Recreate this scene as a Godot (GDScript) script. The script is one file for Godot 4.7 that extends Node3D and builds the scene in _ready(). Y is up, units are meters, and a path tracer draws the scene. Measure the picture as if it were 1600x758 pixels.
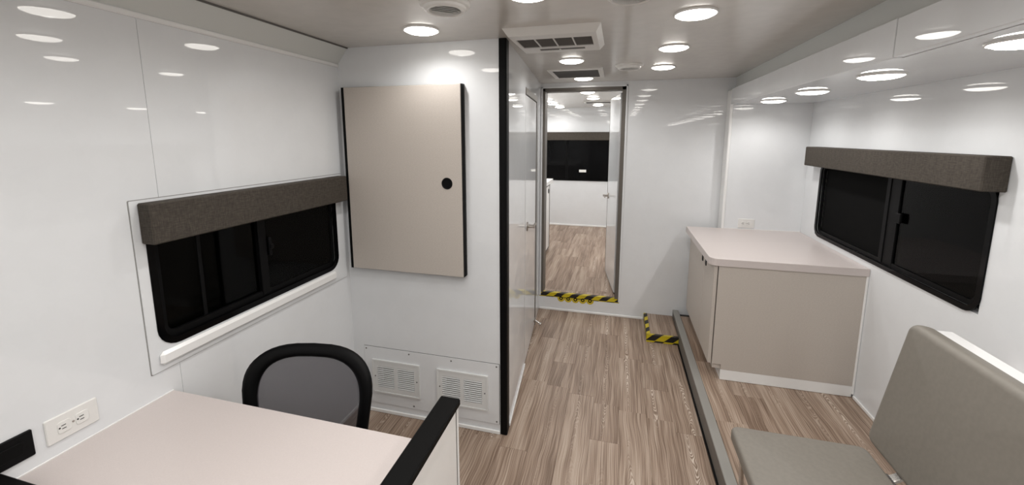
extends Node3D
# Interior of a white mobile office: desk nook on the left, corridor to a raised room, slide-out with cabinet on the right.

const XL := -1.454      # left wall
const XR := 1.357       # right wall of the slide-out
const XF := 0.81        # face of the soffit board
const XQ := 0.862       # recess behind the soffit board
const XC := 0.503       # curb of the slide-out floor
const YC := 2.059       # ceiling
const YS := 0.115       # floor of the slide-out
const YO := 1.842       # soffit
const YR := 0.165       # floor of the far room
const ZB := -1.927      # bulkhead
const ZW := -3.602      # wall with the doorway
const ZS := -3.485      # end wall of the slide-out
const ZF := -6.563      # far wall
const ZN := 2.4         # wall behind the camera

var M := {}
var taken := {}
var rng := RandomNumberGenerator.new()

# ---------------------------------------------------------------- naming
func numbered(called: String) -> String:
	if not taken.has(called):
		taken[called] = 0
		return called
	taken[called] += 1
	return "%s_%03d" % [called, taken[called]]

func thing(called: String, label: String, category: String, at := Vector3.ZERO, turn := 0.0, group := "") -> Node3D:
	var o := Node3D.new()
	o.name = numbered(called)
	add_child(o)
	o.position = at
	o.rotation.y = turn
	tag(o, label, category, group)
	return o

func tag(o: Node, label: String, category: String, group := "") -> void:
	o.set_meta("label", label)
	o.set_meta("category", category)
	if group != "":
		o.set_meta("group", group)

func frame_node(called: String, label: String, category: String) -> Node3D:   # a piece of the room itself
	var o := Node3D.new()
	o.name = called
	add_child(o)
	o.set_meta("kind", "structure")
	o.set_meta("label", label)
	o.set_meta("category", category)
	return o

func obj(called: String, mesh: Mesh, m: Material, parent: Node = null) -> MeshInstance3D:
	var o := MeshInstance3D.new()
	o.mesh = mesh
	o.material_override = m
	o.name = called
	o.cast_shadow = GeometryInstance3D.SHADOW_CASTING_SETTING_ON
	if parent == null:
		o.name = numbered(called)
		add_child(o, true)
	else:
		parent.add_child(o, true)
	return o

func struct(called: String, mesh: Mesh, m: Material, label: String, category: String) -> MeshInstance3D:
	var o := obj(called, mesh, m)
	o.set_meta("kind", "structure")
	o.set_meta("label", label)
	o.set_meta("category", category)
	return o

# ---------------------------------------------------------------- mesh helpers
func new_st() -> SurfaceTool:
	var st := SurfaceTool.new()
	st.begin(Mesh.PRIMITIVE_TRIANGLES)
	return st

func done(st: SurfaceTool) -> ArrayMesh:
	st.generate_normals()
	return st.commit()

func tri(st: SurfaceTool, a: Vector3, b: Vector3, c: Vector3, out: Vector3) -> void:
	if (b - a).cross(c - a).dot(out) > 0.0:
		var t := b
		b = c
		c = t
	st.add_vertex(a)
	st.add_vertex(b)
	st.add_vertex(c)

func quad(st: SurfaceTool, a: Vector3, b: Vector3, c: Vector3, d: Vector3, out: Vector3) -> void:
	tri(st, a, b, c, out)
	tri(st, a, c, d, out)

# a chamfered box between two corners, turned by a basis about an origin
func add_box(st: SurfaceTool, a: Vector3, b: Vector3, bev := 0.0, t := Transform3D.IDENTITY) -> void:
	st.set_smooth_group(-1)
	var lo := Vector3(minf(a.x, b.x), minf(a.y, b.y), minf(a.z, b.z))
	var hi := Vector3(maxf(a.x, b.x), maxf(a.y, b.y), maxf(a.z, b.z))
	var c := (lo + hi) / 2.0
	var h := (hi - lo) / 2.0
	bev = minf(bev, minf(h.x, minf(h.y, h.z)) * 0.95)
	var axes := [Vector3.RIGHT, Vector3.UP, Vector3.BACK]
	for ax in 3:
		for s in [-1.0, 1.0]:
			var u: int = (ax + 1) % 3
			var v: int = (ax + 2) % 3
			var n: Vector3 = axes[ax] * s
			var base: Vector3 = c + n * h[ax]
			var eu: Vector3 = axes[u] * (h[u] - bev)
			var ev: Vector3 = axes[v] * (h[v] - bev)
			quad(st, t * (base - eu - ev), t * (base + eu - ev), t * (base + eu + ev), t * (base - eu + ev), t.basis * n)
	if bev <= 0.0:
		return
	for ax in 3:
		var u2: int = (ax + 1) % 3
		var v2: int = (ax + 2) % 3
		for su in [-1.0, 1.0]:
			for sv in [-1.0, 1.0]:
				var along: Vector3 = axes[ax] * (h[ax] - bev)
				var p1: Vector3 = c + axes[u2] * su * h[u2] + axes[v2] * sv * (h[v2] - bev)
				var p2: Vector3 = c + axes[u2] * su * (h[u2] - bev) + axes[v2] * sv * h[v2]
				quad(st, t * (p1 - along), t * (p1 + along), t * (p2 + along), t * (p2 - along), t.basis * (axes[u2] * su + axes[v2] * sv))
	for sx in [-1.0, 1.0]:
		for sy in [-1.0, 1.0]:
			for sz in [-1.0, 1.0]:
				var o := Vector3(sx, sy, sz)
				var q: Vector3 = c + o * h
				tri(st, t * (q - Vector3(0, sy, sz) * bev), t * (q - Vector3(sx, 0, sz) * bev), t * (q - Vector3(sx, sy, 0) * bev), t.basis * o)

func box(a: Vector3, b: Vector3, bev := 0.0, t := Transform3D.IDENTITY) -> ArrayMesh:
	var st := new_st()
	add_box(st, a, b, bev, t)
	return done(st)

func box_c(c: Vector3, s: Vector3, bev := 0.0) -> ArrayMesh:
	return box(c - s / 2.0, c + s / 2.0, bev)

# a profile of (radius, height) turned about y
func add_lathe(st: SurfaceTool, prof: Array, seg := 32, t := Transform3D.IDENTITY, smooth := true) -> void:
	for i in prof.size() - 1:
		var a: Vector2 = prof[i]
		var b: Vector2 = prof[i + 1]
		st.set_smooth_group(i + 1 if smooth else -1)
		var outw := Vector2(b.y - a.y, -(b.x - a.x))
		for k in seg:
			var p := TAU * k / seg
			var q := TAU * (k + 1) / seg
			var m := (p + q) / 2.0
			var o := Vector3(cos(m) * outw.x, outw.y, sin(m) * outw.x)
			var a1 := Vector3(cos(p) * a.x, a.y, sin(p) * a.x)
			var a2 := Vector3(cos(q) * a.x, a.y, sin(q) * a.x)
			var b1 := Vector3(cos(p) * b.x, b.y, sin(p) * b.x)
			var b2 := Vector3(cos(q) * b.x, b.y, sin(q) * b.x)
			if a.x > 1e-6:
				tri(st, t * a1, t * a2, t * b1, t.basis * o)
			if b.x > 1e-6:
				tri(st, t * a2, t * b2, t * b1, t.basis * o)

func lathe(prof: Array, seg := 32, t := Transform3D.IDENTITY) -> ArrayMesh:
	var st := new_st()
	add_lathe(st, prof, seg, t)
	return done(st)

func rod(a: Vector3, b: Vector3, r: float, seg := 14) -> ArrayMesh:
	var st := new_st()
	add_rod(st, a, b, r, seg)
	return done(st)

func aim(a: Vector3, b: Vector3) -> Transform3D:   # y axis along a-b, origin at a
	var y := (b - a).normalized()
	var x := y.cross(Vector3(0.31, 0.2, 0.93)).normalized()
	return Transform3D(Basis(x, y, x.cross(y)), a)

func add_rod(st: SurfaceTool, a: Vector3, b: Vector3, r: float, seg := 14) -> void:
	var l := (b - a).length()
	var e := minf(r * 0.3, l * 0.4)
	add_lathe(st, [Vector2(0, 0), Vector2(r - e, 0), Vector2(r, e), Vector2(r, l - e), Vector2(r - e, l), Vector2(0, l)], seg, aim(a, b))

func tube(path: PackedVector3Array, r: float, seg := 12) -> ArrayMesh:
	var st := new_st()
	st.set_smooth_group(1)
	var rings := []
	var side := Vector3.ZERO
	for i in path.size():
		var d := (path[mini(i + 1, path.size() - 1)] - path[maxi(i - 1, 0)]).normalized()
		if side == Vector3.ZERO:
			side = d.cross(Vector3(0.2, 0.9, 0.4)).normalized()
		side = (side - d * side.dot(d)).normalized()
		var up := d.cross(side)
		var ring := []
		for k in seg:
			var w := TAU * k / seg
			ring.append(path[i] + (side * cos(w) + up * sin(w)) * r)
		rings.append(ring)
	for i in path.size() - 1:
		for k in seg:
			var k2 := (k + 1) % seg
			var o: Vector3 = (rings[i][k] + rings[i][k2]) / 2.0 - path[i]
			quad(st, rings[i][k], rings[i][k2], rings[i + 1][k2], rings[i + 1][k], o)
	st.set_smooth_group(-1)
	for e in [0, path.size() - 1]:
		var o2: Vector3 = path[e] - path[1 if e == 0 else e - 1]
		for k in seg:
			tri(st, path[e], rings[e][k], rings[e][(k + 1) % seg], o2)
	return done(st)

# a flat outline (2D) extruded from 0 to depth along local z, placed by t
func add_prism(st: SurfaceTool, pts: PackedVector2Array, depth: float, t: Transform3D, bev := 0.0) -> void:
	st.set_smooth_group(-1)
	var n := pts.size()
	var inner := pts
	if bev > 0.0:
		var grown := Geometry2D.offset_polygon(pts, -bev, Geometry2D.JOIN_MITER)
		if grown.size() == 1 and grown[0].size() == n:
			inner = grown[0]
			# keep the same starting corner
			var best := 0
			for k in n:
				if inner[k].distance_to(pts[0]) < inner[best].distance_to(pts[0]):
					best = k
			var turned := PackedVector2Array()
			for k in n:
				turned.append(inner[(best + k) % n])
			inner = turned
		else:
			bev = 0.0
	var idx := Geometry2D.triangulate_polygon(inner)
	for side in 2:
		var z := depth if side == 1 else 0.0
		var o: Vector3 = t.basis * Vector3(0, 0, 1.0 if side == 1 else -1.0) * signf(depth)
		var ring := inner if side == 1 else pts
		var tr := idx if side == 1 or bev == 0.0 else Geometry2D.triangulate_polygon(pts)
		for k in range(0, tr.size(), 3):
			tri(st, t * v3(ring[tr[k]], z), t * v3(ring[tr[k + 1]], z), t * v3(ring[tr[k + 2]], z), o)
	var ccw := not Geometry2D.is_polygon_clockwise(pts)
	var db := bev * signf(depth)
	for k in n:
		var a := pts[k]
		var b := pts[(k + 1) % n]
		var d := (b - a).normalized()
		var o2 := Vector2(d.y, -d.x) * (1.0 if ccw else -1.0)
		var out := t.basis * Vector3(o2.x, o2.y, 0)
		quad(st, t * v3(a, 0), t * v3(b, 0), t * v3(b, depth - db), t * v3(a, depth - db), out)
		if bev > 0.0:
			quad(st, t * v3(a, depth - db), t * v3(b, depth - db), t * v3(inner[(k + 1) % n], depth), t * v3(inner[k], depth), out + t.basis * Vector3(0, 0, signf(depth)))

func v3(p: Vector2, z: float) -> Vector3:
	return Vector3(p.x, p.y, z)

func prism(pts: PackedVector2Array, depth: float, t: Transform3D, bev := 0.0) -> ArrayMesh:
	var st := new_st()
	add_prism(st, pts, depth, t, bev)
	return done(st)

# a ring between two outlines with the same number of points
func ring_prism(outer: PackedVector2Array, inner: PackedVector2Array, depth: float, t: Transform3D) -> ArrayMesh:
	var st := new_st()
	st.set_smooth_group(-1)
	var n := outer.size()
	for k in n:
		var j := (k + 1) % n
		var mid := (outer[k] + outer[j]) / 2.0 - (inner[k] + inner[j]) / 2.0
		var o := t.basis * Vector3(mid.x, mid.y, 0)
		for z in [0.0, depth]:
			quad(st, t * v3(outer[k], z), t * v3(outer[j], z), t * v3(inner[j], z), t * v3(inner[k], z), t.basis * Vector3(0, 0, (1.0 if z != 0.0 else -1.0) * signf(depth)))
		quad(st, t * v3(outer[k], 0), t * v3(outer[j], 0), t * v3(outer[j], depth), t * v3(outer[k], depth), o)
		quad(st, t * v3(inner[k], 0), t * v3(inner[j], 0), t * v3(inner[j], depth), t * v3(inner[k], depth), -o)
	return done(st)

func round_rect(x0: float, y0: float, x1: float, y1: float, r: float, seg := 6) -> PackedVector2Array:
	var out := PackedVector2Array()
	var cs := [Vector2(x1 - r, y0 + r), Vector2(x1 - r, y1 - r), Vector2(x0 + r, y1 - r), Vector2(x0 + r, y0 + r)]
	for i in 4:
		for k in seg + 1:
			var w := -PI / 2 + i * PI / 2 + (PI / 2) * k / seg
			out.append(cs[i] + Vector2(cos(w), sin(w)) * r)
	return out

# ---------------------------------------------------------------- materials
func mat(color: Color, rough := 0.5, metal := 0.0, spec := 0.5) -> StandardMaterial3D:
	var m := StandardMaterial3D.new()
	m.albedo_color = color
	m.roughness = rough
	m.metallic = metal
	m.metallic_specular = spec
	return m

func rgb(r: int, g: int, b: int) -> Color:
	return Color8(r, g, b)

func noise(seed_: int, freq: float, octaves := 3) -> FastNoiseLite:
	var n := FastNoiseLite.new()
	n.seed = seed_
	n.noise_type = FastNoiseLite.TYPE_SIMPLEX_SMOOTH
	n.frequency = freq
	n.fractal_octaves = octaves
	return n

func noise_tex(seed_: int, freq: float, lo: Color, hi: Color, octaves := 4, size := 256) -> NoiseTexture2D:
	var t := NoiseTexture2D.new()
	t.width = size
	t.height = size
	t.seamless = true
	t.noise = noise(seed_, freq, octaves)
	var g := Gradient.new()
	g.set_color(0, lo)
	g.set_color(1, hi)
	t.color_ramp = g
	return t

func tri_map(m: StandardMaterial3D, metres: float) -> void:
	m.uv1_triplanar = true
	m.uv1_world_triplanar = true
	m.uv1_scale = Vector3.ONE / metres

# eight boards side by side, each 128 pixels across and 1024 along
func wood_image() -> Image:
	var img := Image.create_empty(1024, 1024, false, Image.FORMAT_RGB8)
	var streak := noise(11, 1.0, 2)
	var broad := noise(12, 1.0, 2)
	var fine := noise(13, 1.0, 1)
	var wig := noise(14, 1.0, 2)
	var dark := Color(0.44, 0.365, 0.31)
	var mid := Color(0.61, 0.535, 0.475)
	var light := Color(0.735, 0.675, 0.62)
	var pale := Color(0.86, 0.82, 0.775)
	for s in 8:
		var ox := s * 37.3
		var uc := 0.35 + 0.3 * fmod(s * 0.618, 1.0)
		var strength := [1.0, 0.3, 0.6, 1.0, 0.15, 0.95, 0.7, 0.4][s] as float
		var shade := [0.0, 0.05, -0.06, 0.02, -0.09, 0.04, -0.02, 0.08][s] as float
		for y in 1024:
			var v := y / 1024.0 * 1.22
			var w1 := wig.get_noise_2d(v * 3.0, ox) * 0.10
			var width := 0.12 + 0.09 * wig.get_noise_2d(v * 2.2 + 40.0, ox)
			var knot := clampf(0.5 + 1.6 * wig.get_noise_2d(v * 1.4 + 90.0, ox), 0.0, 1.0) * strength
			for x in 128:
				var u := x / 128.0
				var bend := u + w1 * 0.5
				var t := 0.5 + 0.34 * streak.get_noise_2d(bend * 22.0 + ox, v * 1.3) + 0.26 * broad.get_noise_2d(bend * 3.2 + ox, v * 1.0) + 0.20 * fine.get_noise_2d(bend * 62.0 + ox, v * 4.0) + shade
				t = clampf(0.5 + (t - 0.5) * 1.5, 0.0, 1.0)
				var c := dark.lerp(mid, t * 2.0) if t < 0.5 else mid.lerp(light, t * 2.0 - 1.0)
				var du := (u - uc - w1) / width
				if knot > 0.02 and absf(du) < 1.0:
					var ph := v * 26.0 + du * du * 1.9 * (1.0 if s % 2 == 0 else -1.0) + 0.8 * fine.get_noise_2d(u * 5.0 + ox, v * 12.0)
					var ring := 0.5 + 0.5 * sin(ph * TAU)
					var msk := (1.0 - du * du) * knot
					c = c.lerp(pale, pow(ring, 2.5) * msk * 1.0)
					c = c.lerp(dark, pow(1.0 - ring, 2.5) * msk * 0.75)
				if x < 1:
					c = c.lerp(dark, 0.25)
				img.set_pixel(s * 128 + x, y, c)
	return img

# crossed threads: rows and columns of uneven tone
func weave_image(n: int, base: Color, amount: float, seed_: int, run: float) -> Image:
	var img := Image.create_empty(n, n, false, Image.FORMAT_RGB8)
	var a := noise(seed_, 1.0, 1)
	for y in n:
		for x in n:
			# wrap by folding, so that the repeat does not show
			var fx := absf(x - n / 2.0)
			var fy := absf(y - n / 2.0)
			var k := a.get_noise_2d(fx * run, fy * 0.9) + a.get_noise_2d(fx * 0.9 + 500.0, fy * run)
			var c := base * (1.0 + amount * k)
			img.set_pixel(x, y, Color(clampf(c.r, 0, 1), clampf(c.g, 0, 1), clampf(c.b, 0, 1)))
	return img

func mesh_image() -> Image:
	var img := Image.create_empty(128, 128, false, Image.FORMAT_RGBA8)
	var r := RandomNumberGenerator.new()
	r.seed = 5
	for y in 128:
		for x in 128:
			var hole := (x % 4 < 2) and ((y + (2 if (x / 4) % 2 == 0 else 0)) % 4 < 2)
			var k := r.randf_range(0.8, 1.2)
			img.set_pixel(x, y, Color(0.235 * k, 0.222 * k, 0.25 * k, 0.12 if hole else 1.0))
	return img

func stripe_image() -> Image:
	var img := Image.create_empty(128, 64, false, Image.FORMAT_RGB8)
	for y in 64:
		for x in 128:
			var on := fposmod((x + y * 1.1) / 128.0, 1.0) < 0.5
			img.set_pixel(x, y, Color8(196, 176, 26) if on else Color8(20, 19, 19))
	img.generate_mipmaps()
	return img

func make_materials() -> void:
	# glossy white wall board with a very faint mottle
	M.wall = mat(rgb(222, 224, 226), 0.018, 0.0, 0.5)
	M.wall.albedo_texture = noise_tex(3, 0.02, Color(0.985, 0.985, 0.985), Color(1.0, 1.0, 1.0))
	tri_map(M.wall, 0.9)
	M.ceiling = mat(rgb(209, 205, 199), 0.20, 0.0, 0.5)
	M.ceiling.albedo_texture = noise_tex(4, 0.03, Color(0.96, 0.96, 0.96), Color(0.99, 0.99, 0.99))
	tri_map(M.ceiling, 0.7)
	M.trim = mat(rgb(232, 232, 231), 0.25)
	M.cove = mat(rgb(205, 207, 204), 0.4)
	M.plastic = mat(rgb(222, 221, 218), 0.35)
	M.grille_white = mat(rgb(214, 215, 214), 0.4)
	M.gasket = mat(rgb(92, 90, 87), 0.6)
	M.seam = mat(rgb(140, 139, 137), 0.8)
	M.liner = mat(rgb(196, 196, 195), 0.6)
	M.black = mat(rgb(8, 8, 9), 0.5, 0.0, 0.25)
	M.black_gloss = mat(rgb(6, 6, 7), 0.12, 0.0, 0.25)
	M.cap = mat(rgb(11, 11, 11), 0.55, 0.0, 0.22)
	M.dark_gap = mat(rgb(28, 27, 26), 0.9)
	M.bronze = mat(rgb(100, 95, 89), 0.42, 0.2)
	M.chrome = mat(rgb(205, 203, 200), 0.18, 1.0)
	M.nickel = mat(rgb(176, 170, 164), 0.3, 1.0)
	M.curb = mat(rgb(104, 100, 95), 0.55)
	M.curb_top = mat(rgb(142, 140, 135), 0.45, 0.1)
	# laminate with a linen print
	var lin := ImageTexture.create_from_image(weave_image(256, Color(0.96, 0.96, 0.96), 0.03, 31, 0.07))
	M.laminate = mat(rgb(193, 185, 177), 0.42, 0.0, 0.4)
	M.laminate.albedo_texture = lin
	tri_map(M.laminate, 0.16)
	M.top = mat(rgb(203, 194, 191), 0.36, 0.0, 0.45)
	M.top.albedo_texture = ImageTexture.create_from_image(weave_image(256, Color(0.98, 0.98, 0.98), 0.012, 32, 0.1))
	tri_map(M.top, 0.2)
	# dark valance cloth
	M.valance = mat(rgb(82, 77, 71), 0.75, 0.0, 0.3)
	M.valance.albedo_texture = ImageTexture.create_from_image(weave_image(512, Color(0.84, 0.83, 0.82), 0.16, 33, 0.03))
	tri_map(M.valance, 0.5)
	# grey vinyl
	M.vinyl = mat(rgb(124, 119, 111), 0.48, 0.0, 0.45)
	M.vinyl.albedo_texture = noise_tex(41, 0.02, Color(0.95, 0.95, 0.95), Color(1, 1, 1))
	var vn := noise_tex(42, 0.25, Color.BLACK, Color.WHITE)
	vn.as_normal_map = true
	vn.bump_strength = 1.5
	M.vinyl.normal_enabled = true
	M.vinyl.normal_texture = vn
	M.vinyl.normal_scale = 0.15
	tri_map(M.vinyl, 0.12)
	M.mesh = mat(Color.WHITE, 0.9)
	M.mesh.albedo_texture = ImageTexture.create_from_image(mesh_image())
	M.mesh.transparency = BaseMaterial3D.TRANSPARENCY_ALPHA
	M.mesh.uv1_scale = Vector3(8, 8, 8)
	M.seat_cloth = mat(rgb(40, 39, 42), 0.9)
	M.glass = mat(Color(0.004, 0.005, 0.004, 0.6), 0.03, 0.0, 0.2)
	M.glass.transparency = BaseMaterial3D.TRANSPARENCY_ALPHA
	M.night = mat(rgb(7, 7, 8), 0.9)
	M.screen = mat(rgb(20, 20, 20), 0.9, 0.0, 0.2)
	M.screen.albedo_texture = ImageTexture.create_from_image(weave_image(128, Color(0.8, 0.8, 0.8), 0.2, 35, 0.4))
	tri_map(M.screen, 0.05)
	M.white_paint = mat(rgb(232, 231, 229), 0.3)
	M.sticker = mat(rgb(228, 229, 224), 0.5)
	M.yellow = mat(rgb(196, 174, 44), 0.5)
	M.tape = mat(Color.WHITE, 0.38)
	M.tape.albedo_texture = ImageTexture.create_from_image(stripe_image())
	M.wood = mat(rgb(241, 238, 235), 0.40, 0.0, 0.42)
	var wi := wood_image()
	wi.generate_mipmaps()
	M.wood.albedo_texture = ImageTexture.create_from_image(wi)
	M.lens = mat(rgb(250, 248, 240), 0.4)
	M.lens.emission_enabled = true
	M.lens.emission = Color(1.0, 0.98, 0.95)
	M.lens.emission_energy_multiplier = 10.0
	M.lamp_rim = mat(rgb(236, 236, 234), 0.3)

# ---------------------------------------------------------------- floor boards
var plank_cache := {}
func plank_mesh(w: float, l: float, strip: int, v0: float) -> ArrayMesh:
	var key := "%.3f %.3f %d %.2f" % [w, l, strip, v0]
	if plank_cache.has(key):
		return plank_cache[key]
	var st := new_st()
	st.set_smooth_group(-1)
	var g := 0.0003
	var h := 0.006
	var b := 0.0007
	var f := w / 0.152
	var top := []
	var low := []
	var bot := []
	for c in [Vector2(g, g), Vector2(w - g, g), Vector2(w - g, l - g), Vector2(g, l - g)]:
		var inn := Vector2(clampf(c.x, g + b, w - g - b), clampf(c.y, g + b, l - g - b))
		top.append(Vector3(inn.x, 0, inn.y))
		low.append(Vector3(c.x, -b, c.y))
		bot.append(Vector3(c.x, -h, c.y))
	var faces := [[top[0], top[1], top[2], top[3], Vector3.UP]]
	for k in 4:
		var j := (k + 1) % 4
		var o: Vector3 = (low[k] + low[j]) / 2.0 - Vector3(w / 2, 0, l / 2)
		o.y = 0
		faces.append([top[k], top[j], low[j], low[k], o + Vector3.UP * 0.02])
		faces.append([low[k], low[j], bot[j], bot[k], o])
	for fc in faces:
		for ids in [[0, 1, 2], [0, 2, 3]]:
			var p: Array = [fc[ids[0]], fc[ids[1]], fc[ids[2]]]
			var out: Vector3 = fc[4]
			var a: Vector3 = p[0]
			if ((p[1] - a) as Vector3).cross(p[2] - a).dot(out) > 0.0:
				p.reverse()
			for q in p:
				var vv: Vector3 = q
				st.set_uv(Vector2((strip + 0.01 + 0.98 * clampf(vv.x / w * f, 0.0, 1.0)) / 8.0, (vv.z + v0) / 1.22))
				st.add_vertex(vv)
	var m := done(st)
	plank_cache[key] = m
	return m

func lay_floor(parent: Node3D, x0: float, x1: float, z0: float, z1: float, y: float, seam: float, skip: Callable) -> void:
	var w := 0.152
	var first := int(floor((x0 - seam) / w))
	var row := first
	while seam + row * w < x1 - 0.001:
		var xa := maxf(seam + row * w, x0)
		var xb := minf(seam + (row + 1) * w, x1)
		var r := posmod(row * 5 + 3, 7)
		var z := z0 - (0.17 * r)
		var k := 0
		while z < z1:
			var za := maxf(z, z0)
			var zb := minf(z + 1.22, z1)
			if xb - xa > 0.004 and zb - za > 0.01 and not skip.call((xa + xb) / 2, (za + zb) / 2):
				var strip := posmod(row * 3 + k * 5 + int(absf(y) * 40.0), 8)
				var o := obj("plank", plank_mesh(snappedf(xb - xa, 0.001), snappedf(zb - za, 0.001), strip, snappedf(za - z + 0.31 * posmod(k * 2 + row, 4), 0.01)), M.wood, parent)
				o.position = Vector3(xa, y, za)
			z += 1.22
			k += 1
		row += 1

# ---------------------------------------------------------------- lamps
var lamp_parts := {}
func ceiling_lamp(x: float, y: float, z: float, label: String, group: String) -> void:
	if lamp_parts.is_empty():
		lamp_parts.rim = lathe([Vector2(0.0, 0.0), Vector2(0.0, -0.002), Vector2(0.071, -0.002), Vector2(0.071, -0.006), Vector2(0.074, -0.007), Vector2(0.077, -0.005), Vector2(0.078, -0.002), Vector2(0.078, 0.0)], 40)
		lamp_parts.lens = lathe([Vector2(0.0708, -0.003), Vector2(0.069, -0.008), Vector2(0.060, -0.0125), Vector2(0.044, -0.0160), Vector2(0.022, -0.0180), Vector2(0.0, -0.0186)], 40)
	var t := thing("ceiling_light", label, "ceiling light", Vector3(x, y, z), 0.0, group)
	obj("rim", lamp_parts.rim, M.lamp_rim, t)
	obj("lens", lamp_parts.lens, M.lens, t)
	var l := SpotLight3D.new()
	l.name = "light"
	l.light_color = Color(1.0, 0.99, 0.98)
	l.light_energy = LAMP
	l.light_size = 0.016
	l.spot_range = 12.0
	l.spot_attenuation = 2.0
	l.spot_angle = 81.0
	l.spot_angle_attenuation = 0.72
	l.shadow_enabled = true
	l.rotation.x = -PI / 2
	l.position.y = -0.012
	t.add_child(l)

const LAMP := 0.156

# ---------------------------------------------------------------- main
func _ready() -> void:
	rng.seed = 7
	# camera: 1600 x 758, focal length 637.2 px, principal point (800, 308.35)
	var cam := Camera3D.new()
	cam.name = "camera"
	var near := 0.05
	cam.set_frustum(758.0 / 637.2 * near, Vector2(0, -(379.0 - 308.35) / 637.2 * near), near, 60.0)
	add_child(cam)
	cam.position = Vector3(0, 1.6, 0)
	cam.basis = Basis(Vector3.UP, 0.25475) * Basis(Vector3.RIGHT, -0.1470)
	cam.current = true
	var we := WorldEnvironment.new()
	we.name = "environment"
	var e := Environment.new()
	e.background_mode = Environment.BG_COLOR
	e.background_color = Color(0.004, 0.004, 0.005)
	e.tonemap_mode = Environment.TONE_MAPPER_LINEAR
	e.tonemap_exposure = 1.05
	e.sdfgi_enabled = true
	e.ssao_enabled = true
	e.ssil_enabled = true
	we.environment = e
	add_child(we)
	make_materials()
	build_shell()
	build_floors()
	build_windows()
	build_doors()
	build_lamps()
	build_left()
	build_right()
	build_ceiling_fittings()
	build_far_room()
	build_details()

func slant(u: float) -> Vector3:   # a point at the foot of the corridor wall, u from the bulkhead (0) to the doorway wall (1)
	return Vector3(-0.532, 0, ZB).lerp(Vector3(-0.677, 0, ZW), u)

func slant_frame(u: float) -> Transform3D:   # x along the wall away from the camera, z out of the wall into the corridor
	var d := (slant(1) - slant(0)).normalized()
	return Transform3D(Basis(d, Vector3.UP, d.cross(Vector3.UP)), slant(u))

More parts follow.
